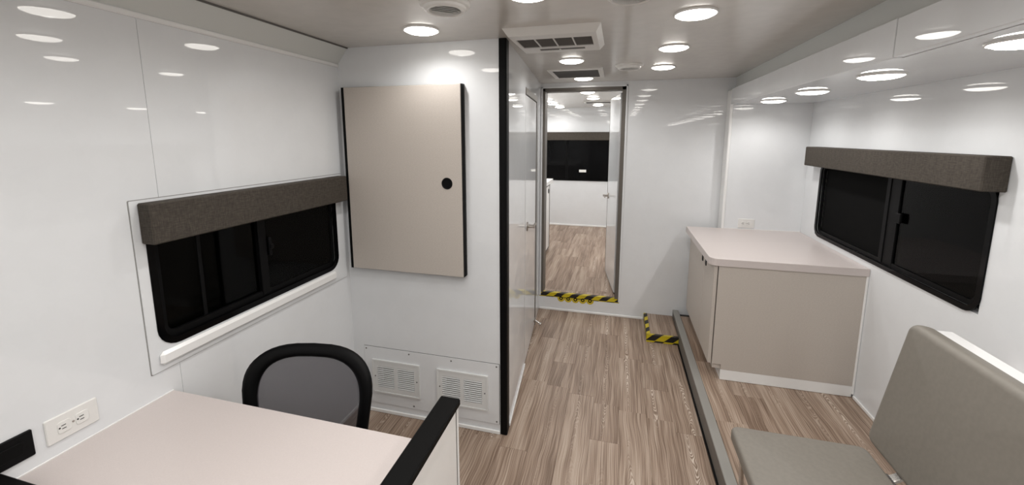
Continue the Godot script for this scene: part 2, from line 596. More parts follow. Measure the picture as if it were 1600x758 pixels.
func build_shell() -> void:
	# left wall: two glossy boards with a narrow joint, backed by a liner
	var wl := frame_node("wall_left", "glossy white left wall of two boards", "wall")
	var st := new_st()
	add_box(st, Vector3(XL - 0.06, -0.02, ZB - 0.05), Vector3(XL - 0.012, 0.84, ZN))
	add_box(st, Vector3(XL - 0.06, 1.39, ZB - 0.05), Vector3(XL - 0.012, YC + 0.04, ZN))
	add_box(st, Vector3(XL - 0.06, 0.84, -0.94), Vector3(XL - 0.012, 1.39, ZN))
	add_box(st, Vector3(XL - 0.06, 0.84, ZB - 0.05), Vector3(XL - 0.012, 1.39, -1.86))
	obj("liner", done(st), M.liner, wl)
	st = new_st()   # both boards leave a hole for the window
	add_box(st, Vector3(XL - 0.012, 0, -0.94), Vector3(XL, 1.968, ZN))
	add_box(st, Vector3(XL - 0.012, 0, -0.9868), Vector3(XL, 0.84, -0.94))
	add_box(st, Vector3(XL - 0.012, 1.39, -0.9868), Vector3(XL, 1.968, -0.94))
	obj("wall_board", done(st), M.wall, wl)
	st = new_st()
	add_box(st, Vector3(XL - 0.012, 0, ZB), Vector3(XL, 0.84, -0.988))
	add_box(st, Vector3(XL - 0.012, 1.39, ZB), Vector3(XL, 1.968, -0.988))
	add_box(st, Vector3(XL - 0.012, 0.84, ZB), Vector3(XL, 1.39, -1.87))
	obj("wall_board", done(st), M.wall, wl)
	# sloped cove between left wall and ceiling
	var cove := PackedVector2Array([Vector2(XL, 1.976), Vector2(-1.387, YC), Vector2(-1.387, YC + 0.01), Vector2(XL - 0.03, YC + 0.01), Vector2(XL - 0.03, 1.976)])
	struct("trim_1", prism(cove, ZN - ZB, Transform3D(Basis.IDENTITY, Vector3(0, 0, ZB))), M.cove, "grey sloped cove strip between left wall and ceiling", "cove")
	struct("trim_2", box(Vector3(XL - 0.01, 1.962, ZB + 0.001), Vector3(XL + 0.009, 1.980, ZN), 0.004), M.trim, "thin white bead along top of left wall", "trim")
	struct("trim_3", box(Vector3(-1.392, YC - 0.006, ZB + 0.001), Vector3(-1.383, YC + 0.002, ZN), 0.002), M.gasket, "dark rubber line where cove meets ceiling", "trim")
	# bulkhead with the cabinet
	st = new_st()   # with two openings for the vent grilles, into the unlit closet behind
	for r in pierced(XL - 0.05, 0.0, -0.545, YC):
		add_box(st, Vector3(r[0], r[1], ZB - 0.045), Vector3(r[2], r[3], ZB))
	struct("wall_bulkhead", done(st), M.wall, "glossy white cross wall carrying the beige wall cabinet", "wall")
	# corridor wall: slightly off the axis of the room, with a door in it
	var f := slant_frame(0)
	var len := slant(0).distance_to(slant(1))
	st = new_st()
	add_box(st, Vector3(0.02, 0, -0.04), Vector3(0.415 * len, YC, 0), 0.0, f)
	add_box(st, Vector3(0.80 * len, 0, -0.04), Vector3(len, YC, 0), 0.0, f)
	add_box(st, Vector3(0.415 * len, 1.915, -0.04), Vector3(0.80 * len, YC, 0), 0.0, f)
	struct("wall_corridor", done(st), M.wall, "glossy white corridor wall behind the black corner strip", "wall")
	# black corner strip
	st = new_st()
	add_box(st, Vector3(-0.566, 0.001, ZB - 0.004), Vector3(-0.532, YC, ZB + 0.005), 0.002)
	add_box(st, Vector3(-0.002, 0.001, -0.006), Vector3(0.062, YC, 0.004), 0.002, f)
	struct("trim_4", done(st), M.black, "tall black corner strip at end of the bulkhead", "trim")
	# closet behind, so that no light leaks
	struct("wall_closet", box(Vector3(XL - 0.06, -0.02, ZW - 0.12), Vector3(XL - 0.012, YC, ZB - 0.05)), M.seam, "back of the closet behind the bulkhead", "wall")
	# wall with the doorway
	st = new_st()
	add_box(st, Vector3(XL - 0.05, -0.02, ZW - 0.11), Vector3(-0.658, YC + 0.02, ZW))
	add_box(st, Vector3(0.043, -0.02, ZW - 0.11), Vector3(XR + 0.05, YC + 0.02, ZW))
	add_box(st, Vector3(-0.658, 2.016, ZW - 0.11), Vector3(0.043, YC + 0.02, ZW))
	add_box(st, Vector3(-0.658, -0.02, ZW - 0.11), Vector3(0.043, YR - 0.0065, ZW))
	struct("wall_back", done(st), M.wall, "glossy white wall around the open doorway", "wall")
	# ceiling
	struct("ceiling", box(Vector3(-1.387, YC, ZW - 0.02), Vector3(XQ + 0.02, YC + 0.06, ZN)), M.ceiling, "off-white satin ceiling panel with rows of lights", "ceiling")
	# slide-out: soffit, soffit board with hatch, recess, end wall, right wall
	struct("ceiling_slide_out", box(Vector3(XF + 0.0305, YO, ZW), Vector3(XR + 0.05, YO + 0.05, ZN)), M.wall, "low white soffit over the slide-out", "ceiling")
	struct("trim_5", box(Vector3(XQ, YO + 0.03, ZW), Vector3(XQ + 0.05, YC + 0.02, ZN)), M.cove, "grey recess strip above the soffit board", "trim")
	var so := frame_node("wall_soffit", "white soffit board along the slide-out ceiling", "wall")
	obj("soffit_board", box(Vector3(XF, YO - 0.001, ZS), Vector3(XF + 0.030, 1.9605, -1.5700), 0.002), M.wall, so)
	obj("soffit_board", box(Vector3(XF + 0.0305, YO + 0.0505, ZS), Vector3(XF + 0.045, 1.9605, ZN)), M.seam, so)
	obj("hatch", box(Vector3(XF, YO + 0.0015, -1.5655), Vector3(XF + 0.0300, 1.9590, ZN - 0.3), 0.002), M.wall, so)
	struct("wall_slide_end", box(Vector3(XF + 0.01, YS - 0.1, ZW + 0.001), Vector3(XR + 0.05, YO + 0.02, ZS)), M.wall, "glossy white end wall of the slide-out", "wall")
	struct("trim_6", box(Vector3(XF - 0.002, YS - 0.03, ZW + 0.001), Vector3(XF + 0.018, 1.955, ZS + 0.006), 0.004), M.trim, "white vertical corner strip at the slide-out end wall", "trim")
	st = new_st()   # right wall with the window hole
	add_box(st, Vector3(XR, -0.02, ZS - 0.1), Vector3(XR + 0.05, 0.925, ZN))
	add_box(st, Vector3(XR, 1.41, ZS - 0.1), Vector3(XR + 0.05, YO + 0.05, ZN))
	add_box(st, Vector3(XR, 0.925, -1.885), Vector3(XR + 0.05, 1.41, ZN))
	add_box(st, Vector3(XR, 0.925, ZS - 0.1), Vector3(XR + 0.05, 1.41, -3.255))
	struct("wall_right", done(st), M.wall, "glossy white right wall of the slide-out", "wall")
	# wall behind the camera
	struct("wall_front", box(Vector3(XL - 0.06, -0.02, ZN), Vector3(XR + 0.06, YC + 0.06, ZN + 0.05)), M.wall, "white wall behind the camera", "wall")
	# thin white baseboards
	struct("baseboard_bulkhead", box(Vector3(XL, 0, ZB), Vector3(-0.567, 0.022, ZB + 0.009), 0.003), M.trim, "thin white base strip under the bulkhead", "baseboard")
	struct("baseboard_corridor", box(Vector3(0.07, 0, 0), Vector3(0.41 * len, 0.02, 0.008), 0.003, f), M.trim, "thin white base strip along the corridor wall", "baseboard")
	struct("baseboard_back", box(Vector3(-0.67, 0, ZW), Vector3(0.262, 0.02, ZW + 0.009), 0.003), M.trim, "thin white base strip under the doorway", "baseboard")
	struct("baseboard_right", box(Vector3(XR - 0.009, YS, -2.57), Vector3(XR, YS + 0.02, ZN), 0.003), M.trim, "thin white base strip along the right wall", "baseboard")
	struct("baseboard_left", box(Vector3(XL, 0, ZB + 0.01), Vector3(XL + 0.009, 0.02, ZN), 0.003), M.trim, "thin white base strip along the left wall", "baseboard")

# rectangles that fill an area of the bulkhead but for the two grille openings
func pierced(x0: float, y0: float, x1: float, y1: float) -> Array:
	return [[x0, y0, x1, 0.169], [x0, 0.295, x1, y1], [x0, 0.169, -1.299, 0.295], [-1.070, 0.169, -0.896, 0.295], [-0.668, 0.169, x1, 0.295]]

func build_floors() -> void:
	var fl := frame_node("floor", "taupe wood-look plank floor of the main aisle", "floor")
	obj("subfloor", box(Vector3(XL - 0.05, -0.05, ZW), Vector3(XC + 0.02, -0.0065, ZN)), M.dark_gap, fl)
	lay_floor(fl, XL, XC - 0.008, ZW, ZN, 0.0, 0.057, func(x: float, z: float) -> bool: return z < ZB - 0.75 and x < -0.72)
	var f2 := frame_node("floor_slide_out", "raised wood-look plank floor of the slide-out", "floor")
	obj("subfloor", box(Vector3(XC + 0.02, -0.02, ZS - 0.05), Vector3(XR + 0.02, YS - 0.0065, ZN)), M.dark_gap, f2)
	lay_floor(f2, XC + 0.045, XR, ZS, ZN, YS, 0.55, func(_x: float, _z: float) -> bool: return false)
	# curb: dark seal, face, lighter top strip
	struct("trim_7", box(Vector3(XC - 0.008, 0.0, -3.19), Vector3(XC, 0.012, ZN)), M.black, "black rubber seal at foot of the curb", "trim")
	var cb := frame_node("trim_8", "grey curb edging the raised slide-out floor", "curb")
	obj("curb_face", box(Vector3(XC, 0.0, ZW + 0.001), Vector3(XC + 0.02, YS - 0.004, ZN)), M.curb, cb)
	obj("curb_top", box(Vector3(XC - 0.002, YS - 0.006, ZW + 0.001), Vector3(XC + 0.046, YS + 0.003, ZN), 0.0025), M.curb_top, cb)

func window_unit(called: String, label: String, x: float, side: float, z0: float, z1: float, y0: float, y1: float, r: float, panes: Array, bars: Array) -> Node3D:
	# side: +1 when the room lies towards +x of the wall
	var w := frame_node(called, label, "window")
	var t := Transform3D(Basis(Vector3(0, 0, -1), Vector3.UP, Vector3(1, 0, 0)), Vector3(x, 0, 0))   # local x = -z, local z = +x
	var o := round_rect(-z0, y0, -z1, y1, r)
	var i := round_rect(-z0 + 0.022, y0 + 0.022, -z1 - 0.022, y1 - 0.022, r - 0.02)
	var i2 := round_rect(-z0 + 0.040, y0 + 0.045, -z1 - 0.040, y1 - 0.036, maxf(r - 0.04, 0.01))
	obj("frame", ring_prism(o, i, 0.008 * side, t.translated(Vector3(-0.002 * side, 0, 0))), M.black_gloss, w)
	obj("inner_frame", ring_prism(i, i2, 0.012 * side, t.translated(Vector3(-0.018 * side, 0, 0))), M.black, w)
	for p in panes:   # [z near, z far, offset, material]
		obj(p[4], box(Vector3(x + p[2] * side - 0.002, y0 + 0.03, p[0]), Vector3(x + p[2] * side + 0.002, y1 - 0.02, p[1])), p[3], w)
	for b in bars:    # [z near, z far, depth]
		obj("mullion", box(Vector3(x - 0.03 * side, y0 + 0.028, b[0]), Vector3(x + b[2] * side, y1 - 0.02, b[1]), 0.002), M.black, w)
	obj("night_backing", box(Vector3(x - 0.046 * side, y0 - 0.01, z0 + 0.02), Vector3(x - 0.056 * side, y1 + 0.01, z1 - 0.02)), M.night, w)
	return w

func valance(label: String, a: Vector3, b: Vector3) -> void:
	var v := thing("window_valance", label, "valance")
	obj("cloth_box", box(a, b, 0.004), M.valance, v)

func build_windows() -> void:
	# left window in its moulded white surround
	var s := frame_node("window_surround", "moulded white surround panel of the left window", "window surround")
	var t := Transform3D(Basis(Vector3(0, 0, -1), Vector3.UP, Vector3(1, 0, 0)), Vector3(XL - 0.006, 0, 0))
	var o := round_rect(0.899, 0.826, 1.898, 1.403, 0.004, 6)
	var hole := round_rect(0.935, 0.902, 1.832, 1.372, 0.065, 6)
	obj("panel", ring_prism(o, hole, 0.0095, t), M.wall, s)
	obj("joint", ring_prism(round_rect(0.8965, 0.8235, 1.9, 1.4055, 0.004, 6), round_rect(0.901, 0.828, 1.896, 1.401, 0.004, 6), 0.0072, t), M.seam, s)
	obj("ledge", box(Vector3(XL, 0.846, -1.80), Vector3(XL + 0.020, 0.892, -0.924), 0.011), M.trim, s)
	var w := window_unit("window_1", "dark sliding window in the left wall", XL, 1.0, -0.93, -1.836, 0.898, 1.376, 0.068,
		[[-0.96, -1.385, -0.022, M.glass, "pane"], [-1.36, -1.80, -0.010, M.glass, "pane"], [-0.96, -1.385, -0.036, M.screen, "insect_screen"]],
		[[-1.352, -1.39, -0.002], [-1.105, -1.118, -0.016]])
	var st := new_st()
	add_box(st, Vector3(XL - 0.004, 1.09, -1.394), Vector3(XL + 0.008, 1.17, -1.408), 0.003)
	add_box(st, Vector3(XL + 0.004, 1.12, -1.396), Vector3(XL + 0.014, 1.14, -1.412), 0.002)
	obj("latch", done(st), M.black, w)
	valance("dark grey cloth-covered valance over the left window", Vector3(XL + 0.0045, 1.264, -1.868), Vector3(XL + 0.06, 1.395, -0.918))
	# right window
	w = window_unit("window_2", "dark sliding window in the right wall of the slide-out", XR, -1.0, -1.882, -3.258, 0.918, 1.43, 0.07,
		[[-2.47, -3.22, -0.024, M.screen, "insect_screen"], [-1.92, -2.50, -0.014, M.glass, "pane"], [-2.44, -3.22, -0.036, M.glass, "pane"]],
		[[-2.425, -2.50, -0.004], [-2.50, -2.53, 0.0]])
	obj("latch", box(Vector3(XR - 0.008, 1.175, -2.385), Vector3(XR + 0.004, 1.225, -2.43), 0.003), M.black, w)
	valance("dark grey cloth-covered valance over the slide-out window", Vector3(XR - 0.08, 1.402, -3.33), Vector3(XR - 0.0005, 1.532, -1.852))
	# far window behind the doorway
	var fw := frame_node("window_3", "black window on the far wall seen through the doorway", "window")
	obj("frame", box(Vector3(-1.40, 0.905, ZF), Vector3(0.06, 1.60, ZF + 0.012), 0.004), M.black, fw)
	obj("pane", box(Vector3(-1.37, 0.935, ZF + 0.012), Vector3(-0.82, 1.58, ZF + 0.018)), M.black_gloss, fw)
	obj("pane", box(Vector3(-0.78, 0.935, ZF + 0.012), Vector3(0.03, 1.58, ZF + 0.022)), M.black_gloss, fw)
	obj("mullion", box(Vector3(-0.82, 0.92, ZF + 0.012), Vector3(-0.78, 1.59, ZF + 0.026), 0.002), M.black, fw)
	valance("dark grey valance over the far window beyond the doorway", Vector3(-1.42, 1.548, ZF + 0.023), Vector3(0.08, 1.676, ZF + 0.09))
	var sk := thing("window_sticker", "small white sticker on the far black window", "sticker")
	obj("label_sheet", box(Vector3(-0.60, 1.045, ZF + 0.0221), Vector3(-0.49, 1.085, ZF + 0.0228)), M.sticker, sk)

func lever(parent: Node3D, t: Transform3D, dir: float) -> void:   # t: z out of the door, x along it
	var st := new_st()
	var q := t * Transform3D(Basis(Vector3.RIGHT, PI / 2), Vector3.ZERO)   # lathe axis y -> local z
	add_lathe(st, [Vector2(0, 0), Vector2(0.031, 0), Vector2(0.031, 0.005), Vector2(0.028, 0.008), Vector2(0.012, 0.009), Vector2(0.0105, 0.012), Vector2(0.0105, 0.054), Vector2(0.0, 0.055)], 24, q)
	var h := obj("handle", done(st), M.nickel, parent)
	st = new_st()
	add_box(st, Vector3(-0.012 if dir > 0 else 0.012, -0.009, 0.040), Vector3(0.115 * dir, 0.009, 0.053), 0.005, t)
	obj("lever", done(st), M.nickel, h)

func build_doors() -> void:
	# corridor door: white leaf in a thin bronze frame
	var f := slant_frame(0)
	var len := slant(0).distance_to(slant(1))
	var a := 0.415 * len
	var b := 0.80 * len
	var d := frame_node("door_1", "glossy white corridor door with a lever handle", "door")
	obj("leaf", box(Vector3(a + 0.004, 0.012, -0.036), Vector3(b - 0.022, 1.868, 0.0015), 0.002, f), M.wall, d)
	var st := new_st()
	add_box(st, Vector3(a, 1.872, -0.038), Vector3(b, 1.915, 0.006), 0.002, f)
	add_box(st, Vector3(b - 0.018, 0.0, -0.038), Vector3(b, 1.872, 0.006), 0.002, f)
	add_box(st, Vector3(a, 0.0, -0.038), Vector3(a + 0.003, 1.872, 0.0005), 0.0, f)
	obj("frame", done(st), M.bronze, d)
	lever(d, f * Transform3D(Basis.IDENTITY, Vector3(0.468 * len, 0.985, 0.0015)), 1.0)
	# door stop at the foot of the leaf
	st = new_st()
	var p := f * Vector3(0.735 * len, 0.09, 0.0015)
	var out := f.basis.z
	add_rod(st, p, p + out * 0.012, 0.02, 16)
	add_rod(st, p + out * 0.01, p + out * 0.055 + Vector3(0, -0.03, 0), 0.007, 10)
	add_rod(st, p + out * 0.05 + Vector3(0, -0.028, 0), p + out * 0.062 + Vector3(0, -0.036, 0), 0.015, 14)
	obj("door_stop", done(st), M.chrome, d)
	# frame of the doorway
	st = new_st()
	add_box(st, Vector3(-0.658, YR, ZW - 0.112), Vector3(-0.636, 2.016, ZW + 0.006), 0.002)
	add_box(st, Vector3(0.010, YR, ZW - 0.112), Vector3(0.043, 2.016, ZW + 0.006), 0.002)
	add_box(st, Vector3(-0.658, 1.988, ZW - 0.112), Vector3(0.043, 2.016, ZW + 0.006), 0.002)
	struct("trim_9", done(st), M.bronze, "slim bronze frame around the open doorway", "door frame")
	st = new_st()
	add_box(st, Vector3(-0.672, YR - 0.03, ZW), Vector3(-0.658, 2.03, ZW + 0.008), 0.002)
	add_box(st, Vector3(0.043, YR - 0.03, ZW), Vector3(0.057, 2.03, ZW + 0.008), 0.002)
	add_box(st, Vector3(-0.672, 2.016, ZW), Vector3(0.057, 2.03, ZW + 0.008), 0.002)
	struct("trim_10", done(st), M.wall, "narrow white casing outside the doorway frame", "door casing")
	# open door swung into the far room, hinged at the right jamb
	var d2 := frame_node("door_2", "open glossy white door swung into the far room", "door")
	var hinge := Vector3(0.034, 0, ZW - 0.115)
	var turn := Transform3D(Basis(Vector3.UP, atan2(0.095, 0.64)), hinge)
	var leaf := obj("leaf", box(Vector3(-0.036, YR + 0.012, -0.655), Vector3(0.0, 1.975, 0.0), 0.002, turn), M.wall, d2)
	leaf.set_meta("label", "glossy white door leaf")
	st = new_st()
	add_box(st, Vector3(-0.038, YR + 0.010, -0.659), Vector3(0.002, 1.977, -0.652), 0.0, turn)
	add_box(st, Vector3(-0.038, YR + 0.008, -0.659), Vector3(0.002, YR + 0.014, 0.0), 0.0, turn)
	obj("edge_strip", done(st), M.bronze, d2)
	lever(d2, turn * Transform3D(Basis(Vector3(0, 0, 1), Vector3.UP, Vector3(-1, 0, 0)), Vector3(-0.037, 1.0, -0.585)), 1.0)
	st = new_st()
	for y in [0.42, 1.05, 1.72]:
		add_rod(st, turn * Vector3(0.006, y, 0.006), turn * Vector3(0.006, y + 0.09, 0.006), 0.006, 10)
	obj("hinge", done(st), M.nickel, d2)

func build_lamps() -> void:
	var g := "round dome lights in rows on the ceilings"
	var y := YC
	ceiling_lamp(-0.845, y, -1.69, "round ceiling light just in front of the bulkhead above the wall cabinet", g)
	for z in [-1.10, -0.49, 0.12, 0.73, 1.34, 1.95]:
		ceiling_lamp(-0.86, y, z, "round ceiling light of the left row outside the picture", g)
	ceiling_lamp(-0.30, y, -1.36, "round ceiling light cut by the top edge beside the louvred round vent", g)
	ceiling_lamp(-0.297, y, -2.57, "round ceiling light between the two rectangular air grilles", g)
	ceiling_lamp(-0.29, y, -3.35, "round ceiling light right above the doorway", g)
	for z in [-0.745, -0.135, 0.475, 1.085, 1.7]:
		ceiling_lamp(-0.30, y, z, "round ceiling light of the middle row outside the picture", g)
	ceiling_lamp(0.26, y, -1.732, "nearest and largest round light of the aisle row on the ceiling", g)
	ceiling_lamp(0.255, y, -2.338, "middle round light of the three in the aisle row", g)
	ceiling_lamp(0.262, y, -2.949, "farthest round light of the aisle row near the doorway wall", g)
	for z in [-1.12, -0.51, 0.10, 0.71, 1.32, 1.93]:
		ceiling_lamp(0.26, y, z, "round ceiling light of the aisle row outside the picture", g)
	var names := ["farthest small round light on the soffit near its end wall", "second round light from the soffit end wall", "large round soffit light just below the hatch seam", "round soffit light cut by the right edge of the picture"]
	var zs := [-3.15, -2.573, -1.975, -1.368]
	for k in 4:
		ceiling_lamp(0.99, YO, zs[k], names[k], g)
	for z in [-0.69, -0.1, 0.5, 1.1, 1.7]:
		ceiling_lamp(0.99, YO, z, "round soffit light outside the picture", g)
	ceiling_lamp(-0.327, y - 0.01, -4.279, "nearest far-room ceiling light seen through the doorway top", g)
	ceiling_lamp(-0.311, y - 0.01, -4.952, "second far-room ceiling light behind the doorway", g)
	ceiling_lamp(-0.307, y - 0.01, -6.0, "far-room ceiling light close to the far wall, right row", g)
	ceiling_lamp(-0.88, y - 0.01, -5.152, "nearest far-room ceiling light of the left row at the door jamb", g)
	ceiling_lamp(-0.89, y - 0.01, -5.659, "middle far-room ceiling light of the left row", g)
	ceiling_lamp(-0.885, y - 0.01, -6.25, "far-room ceiling light of the left row next to the far wall", g)
	for z in [-4.0, -4.6]:
		ceiling_lamp(-0.88, y - 0.01, z, "far-room ceiling light of the left row hidden by the door jamb", g)
	for z in [-4.1, -4.8, -5.5, -6.2]:
		ceiling_lamp(-1.32, y - 0.01, z, "far-room ceiling light hidden behind the left of the doorway", g)
	for z in [-4.0, -4.45, -4.9, -5.35, -5.8, -6.25]:
		ceiling_lamp(0.24, y - 0.01, z, "far-room ceiling light hidden behind the doorway wall", g)

# ---------------------------------------------------------------- left side
func outlet(label: String, t: Transform3D) -> void:   # x along, y up, z out of the wall
	var o := thing("wall_outlet", label, "outlet")
	obj("plate", prism(round_rect(-0.057, -0.036, 0.057, 0.036, 0.004, 3), 0.0055, t, 0.0018), M.plastic, o)
	for s in [-1.0, 1.0]:
		var tt := t * Transform3D(Basis.IDENTITY, Vector3(0.0195 * s, 0, 0.0053))
		var face := obj("receptacle", prism(round_rect(-0.0145, -0.0165, 0.0145, 0.0165, 0.007, 5), 0.0022, tt, 0.0006), M.plastic, o)
		var st := new_st()
		add_box(st, Vector3(-0.007, 0.0035, 0.002), Vector3(0.003, 0.0055, 0.0026), 0.0, tt)
		add_box(st, Vector3(-0.006, -0.0055, 0.002), Vector3(0.003, -0.0035, 0.0026), 0.0, tt)
		add_rod(st, tt * Vector3(-0.0105 , 0, 0.002), tt * Vector3(-0.0105, 0, 0.0026), 0.0024, 10)
		obj("slots", done(st), M.dark_gap, face)
	var q := t * Transform3D(Basis(Vector3.RIGHT, PI / 2), Vector3(0, 0, 0.0055))
	obj("screw", lathe([Vector2(0.003, 0), Vector2(0.0026, 0.001), Vector2(0, 0.0012)], 10, q), M.nickel, o)

func build_left() -> void:
	# wall cabinet on the bulkhead
	var c := thing("wall_cabinet", "flat beige wall cabinet with a round black finger pull on the bulkhead", "cabinet")
	obj("body", box(Vector3(-1.412, 0.884, ZB), Vector3(-0.742, 1.856, ZB + 0.026), 0.002), M.black, c)
	var door := obj("door", box(Vector3(-1.394, 0.886, ZB + 0.026), Vector3(-0.745, 1.853, ZB + 0.046), 0.0025), M.laminate, c)
	var st := new_st()
	var q := Transform3D(Basis(Vector3.RIGHT, PI / 2), Vector3(-0.826, 1.369, ZB + 0.046))
	add_lathe(st, [Vector2(0.0, 0.0006), Vector2(0.022, 0.0006), Vector2(0.024, 0.003), Vector2(0.0275, 0.003), Vector2(0.0295, 0.0)], 32, q)
	obj("finger_pull", done(st), M.black, door)
	st = new_st()
	for x in [[-0.745, -0.7438], [-1.408, -1.394]]:
		obj("edge_banding", box(Vector3(x[0], 0.886, ZB + 0.027), Vector3(x[1], 1.853, ZB + 0.0455)), M.cap, door)
	# screwed access panel with two louvred grilles
	var p := thing("access_panel", "white screwed access panel low on the bulkhead", "panel")
	var st3 := new_st()
	for r in pierced(-1.385, 0.058, -0.572, 0.406):
		add_box(st3, Vector3(r[0], r[1], ZB), Vector3(r[2], r[3], ZB + 0.004))
	obj("sheet", done(st3), M.wall, p)
	obj("joint", ring_prism(round_rect(-1.3875, 0.0555, -0.5695, 0.4085, 0.003, 2), round_rect(-1.38, 0.063, -0.577, 0.401, 0.003, 2), 0.0012, Transform3D(Basis.IDENTITY, Vector3(0, 0, ZB))), M.gasket, p)
	for s in [[-1.372, 0.392], [-1.10, 0.390], [-0.845, 0.388], [-0.586, 0.392], [-1.372, 0.072], [-1.08, 0.075], [-0.845, 0.075], [-0.586, 0.072]]:
		obj("screw", lathe([Vector2(0.0048, 0), Vector2(0.004, 0.0016), Vector2(0, 0.002)], 12, Transform3D(Basis(Vector3.RIGHT, PI / 2), Vector3(s[0], s[1], ZB + 0.004))), M.gasket, p)
	vent_grille(-1.331, -1.038, "white louvred vent grille nearer the left wall, beside the office chair", "floor-level vent grilles")
	vent_grille(-0.928, -0.636, "white louvred vent grille nearer the black corner strip", "floor-level vent grilles")
	# outlet and black data plate on the left wall
	var wall_t := Transform3D(Basis(Vector3(0, 0, -1), Vector3.UP, Vector3(1, 0, 0)), Vector3(XL, 0.8135, -0.694))
	outlet("white double power outlet on the left wall above the desk", wall_t)
	var dp := thing("data_plate", "black data plate on the left wall at the picture's lower left edge", "wall plate")
	var dt := Transform3D(wall_t.basis, Vector3(XL, 0.8135, -0.5565))
	obj("plate", prism(round_rect(-0.0575, -0.036, 0.0575, 0.036, 0.003, 3), 0.006, dt, 0.0018), M.black, dp)
	obj("insert", box(Vector3(-0.03, -0.017, 0.006), Vector3(0.035, 0.017, 0.0085), 0.0015, dt), M.cap, dp)
	obj("port", box(Vector3(-0.022, -0.006, 0.0084), Vector3(-0.010, 0.006, 0.0092), 0.001, dt), M.nickel, dp)
	# desk
	var d := thing("desk", "beige laminate desk built in between left wall and black-capped partition", "desk")
	obj("desk_top", box(Vector3(XL + 0.003, 0.709, -0.957), Vector3(-0.520, 0.739, -0.552), 0.002), M.top, d)
	obj("caulk_line", box(Vector3(XL, 0.735, -0.957), Vector3(XL + 0.004, 0.742, -0.552), 0.001), M.trim, d)
	for z in [-0.90, -0.60]:
		st = new_st()
		add_box(st, Vector3(XL + 0.003, 0.50, z), Vector3(XL + 0.02, 0.709, z + 0.03), 0.001)
		add_box(st, Vector3(XL + 0.02, 0.690, z), Vector3(XL + 0.30, 0.709, z + 0.03), 0.001)
		obj("bracket", done(st), M.white_paint, d)
	# low partitions with black caps
	var pr := thing("partition", "low white partition with a black cap along the aisle side of the desk", "partition")
	obj("panel", box(Vector3(-0.519, 0.002, -1.088), Vector3(-0.464, 0.757, 0.30), 0.002), M.white_paint, pr)
	obj("end_trim", box(Vector3(-0.521, 0.002, -1.097), Vector3(-0.4605, 0.757, -1.088), 0.002), M.trim, pr)
	obj("edge_line", box(Vector3(-0.4642, 0.004, -1.0855), Vector3(-0.4632, 0.756, -1.082)), M.gasket, pr)
	obj("cap", box(Vector3(-0.524, 0.757, -1.107), Vector3(-0.457, 0.780, 0.30), 0.004), M.cap, pr)
	var p2 := thing("partition", "low partition with a black cap crossing the near end of the desk", "partition")
	obj("panel", box(Vector3(XL + 0.002, 0.002, -0.545), Vector3(-0.525, 0.757, -0.49), 0.002), M.white_paint, p2)
	obj("cap", box(Vector3(XL + 0.001, 0.757, -0.550), Vector3(-0.5245, 0.780, -0.485), 0.004), M.cap, p2)
	office_chair()

func vent_grille(x0: float, x1: float, label: String, group: String) -> void:
	var z := ZB + 0.0041
	var g := thing("vent_grille", label, "vent grille", Vector3.ZERO, 0.0, group)
	var y0 := 0.133
	var y1 := 0.331
	var xm := (x0 + x1) / 2
	var st := new_st()
	for r in [[x0, y0, x1, y0 + 0.034], [x0, y1 - 0.034, x1, y1], [x0, y0 + 0.034, x0 + 0.03, y1 - 0.034], [x1 - 0.03, y0 + 0.034, x1, y1 - 0.034], [xm - 0.011, y0 + 0.034, xm + 0.011, y1 - 0.034]]:
		add_box(st, Vector3(r[0], r[1], z), Vector3(r[2], r[3], z + 0.007), 0.0)
	# sloping rim round the outside
	obj("frame", done(st), M.grille_white, g)
	obj("rim", ring_prism(round_rect(x0 - 0.003, y0 - 0.003, x1 + 0.003, y1 + 0.003, 0.003, 2), round_rect(x0 + 0.006, y0 + 0.006, x1 - 0.006, y1 - 0.006, 0.002, 2), 0.0095, Transform3D(Basis.IDENTITY, Vector3(0, 0, z))), M.grille_white, g)
	var n := 11
	var a := xm - 0.011 - (x0 + 0.03)
	var slat := box(Vector3(0, -0.0011, -0.0036), Vector3(a, 0.0011, 0.0036), 0.0, Transform3D(Basis(Vector3.RIGHT, 0.5), Vector3.ZERO))
	for c in [x0 + 0.03, xm + 0.011]:
		for k in n:
			var o := obj("slat", slat, M.grille_white, g)
			o.position = Vector3(c, y0 + 0.034 + (k + 0.5) * (0.13 / n), z + 0.0045)
	for c in [x0 + 0.015, x1 - 0.015]:
		obj("screw", lathe([Vector2(0.0042, 0), Vector2(0.0036, 0.0014), Vector2(0, 0.0018)], 12, Transform3D(Basis(Vector3.RIGHT, PI / 2), Vector3(c, (y0 + y1) / 2, z + 0.007))), M.gasket, g)

# chair: backrest outline in its own plane (p across, q up), bent forward at the sides and leaning back
func back_point(p: float, q: float) -> Vector3:
	return Vector3(p, 0.4205 + q * 0.985, -0.235 + 0.609 * p * p - 0.2113 * q)

func back_outline(w: float, h: float, low: float, r: float) -> PackedVector2Array:
	var pts := PackedVector2Array()
	var n := 24
	# up the right side, over the top, down the left
	for k in 6:
		var f := k / 6.0
		pts.append(Vector2(w * (0.86 + 0.14 * f), low + (h * 0.668 - low) * f))
	for k in n + 1:
		var a := PI * k / n
		var c := cos(a)
		var s := sin(a)
		pts.append(Vector2(w * signf(c) * pow(absf(c), 0.64), h * 0.668 + h * 0.332 * pow(s, 0.8)))
	for k in 6:
		var f := 1.0 - (k + 1) / 6.0
		pts.append(Vector2(-w * (0.86 + 0.14 * f), low + (h * 0.668 - low) * f))
	for k in range(1, 6):
		pts.append(Vector2(lerpf(-w * 0.86, w * 0.86, k / 6.0), low - r * sin(PI * k / 6.0)))
	return pts

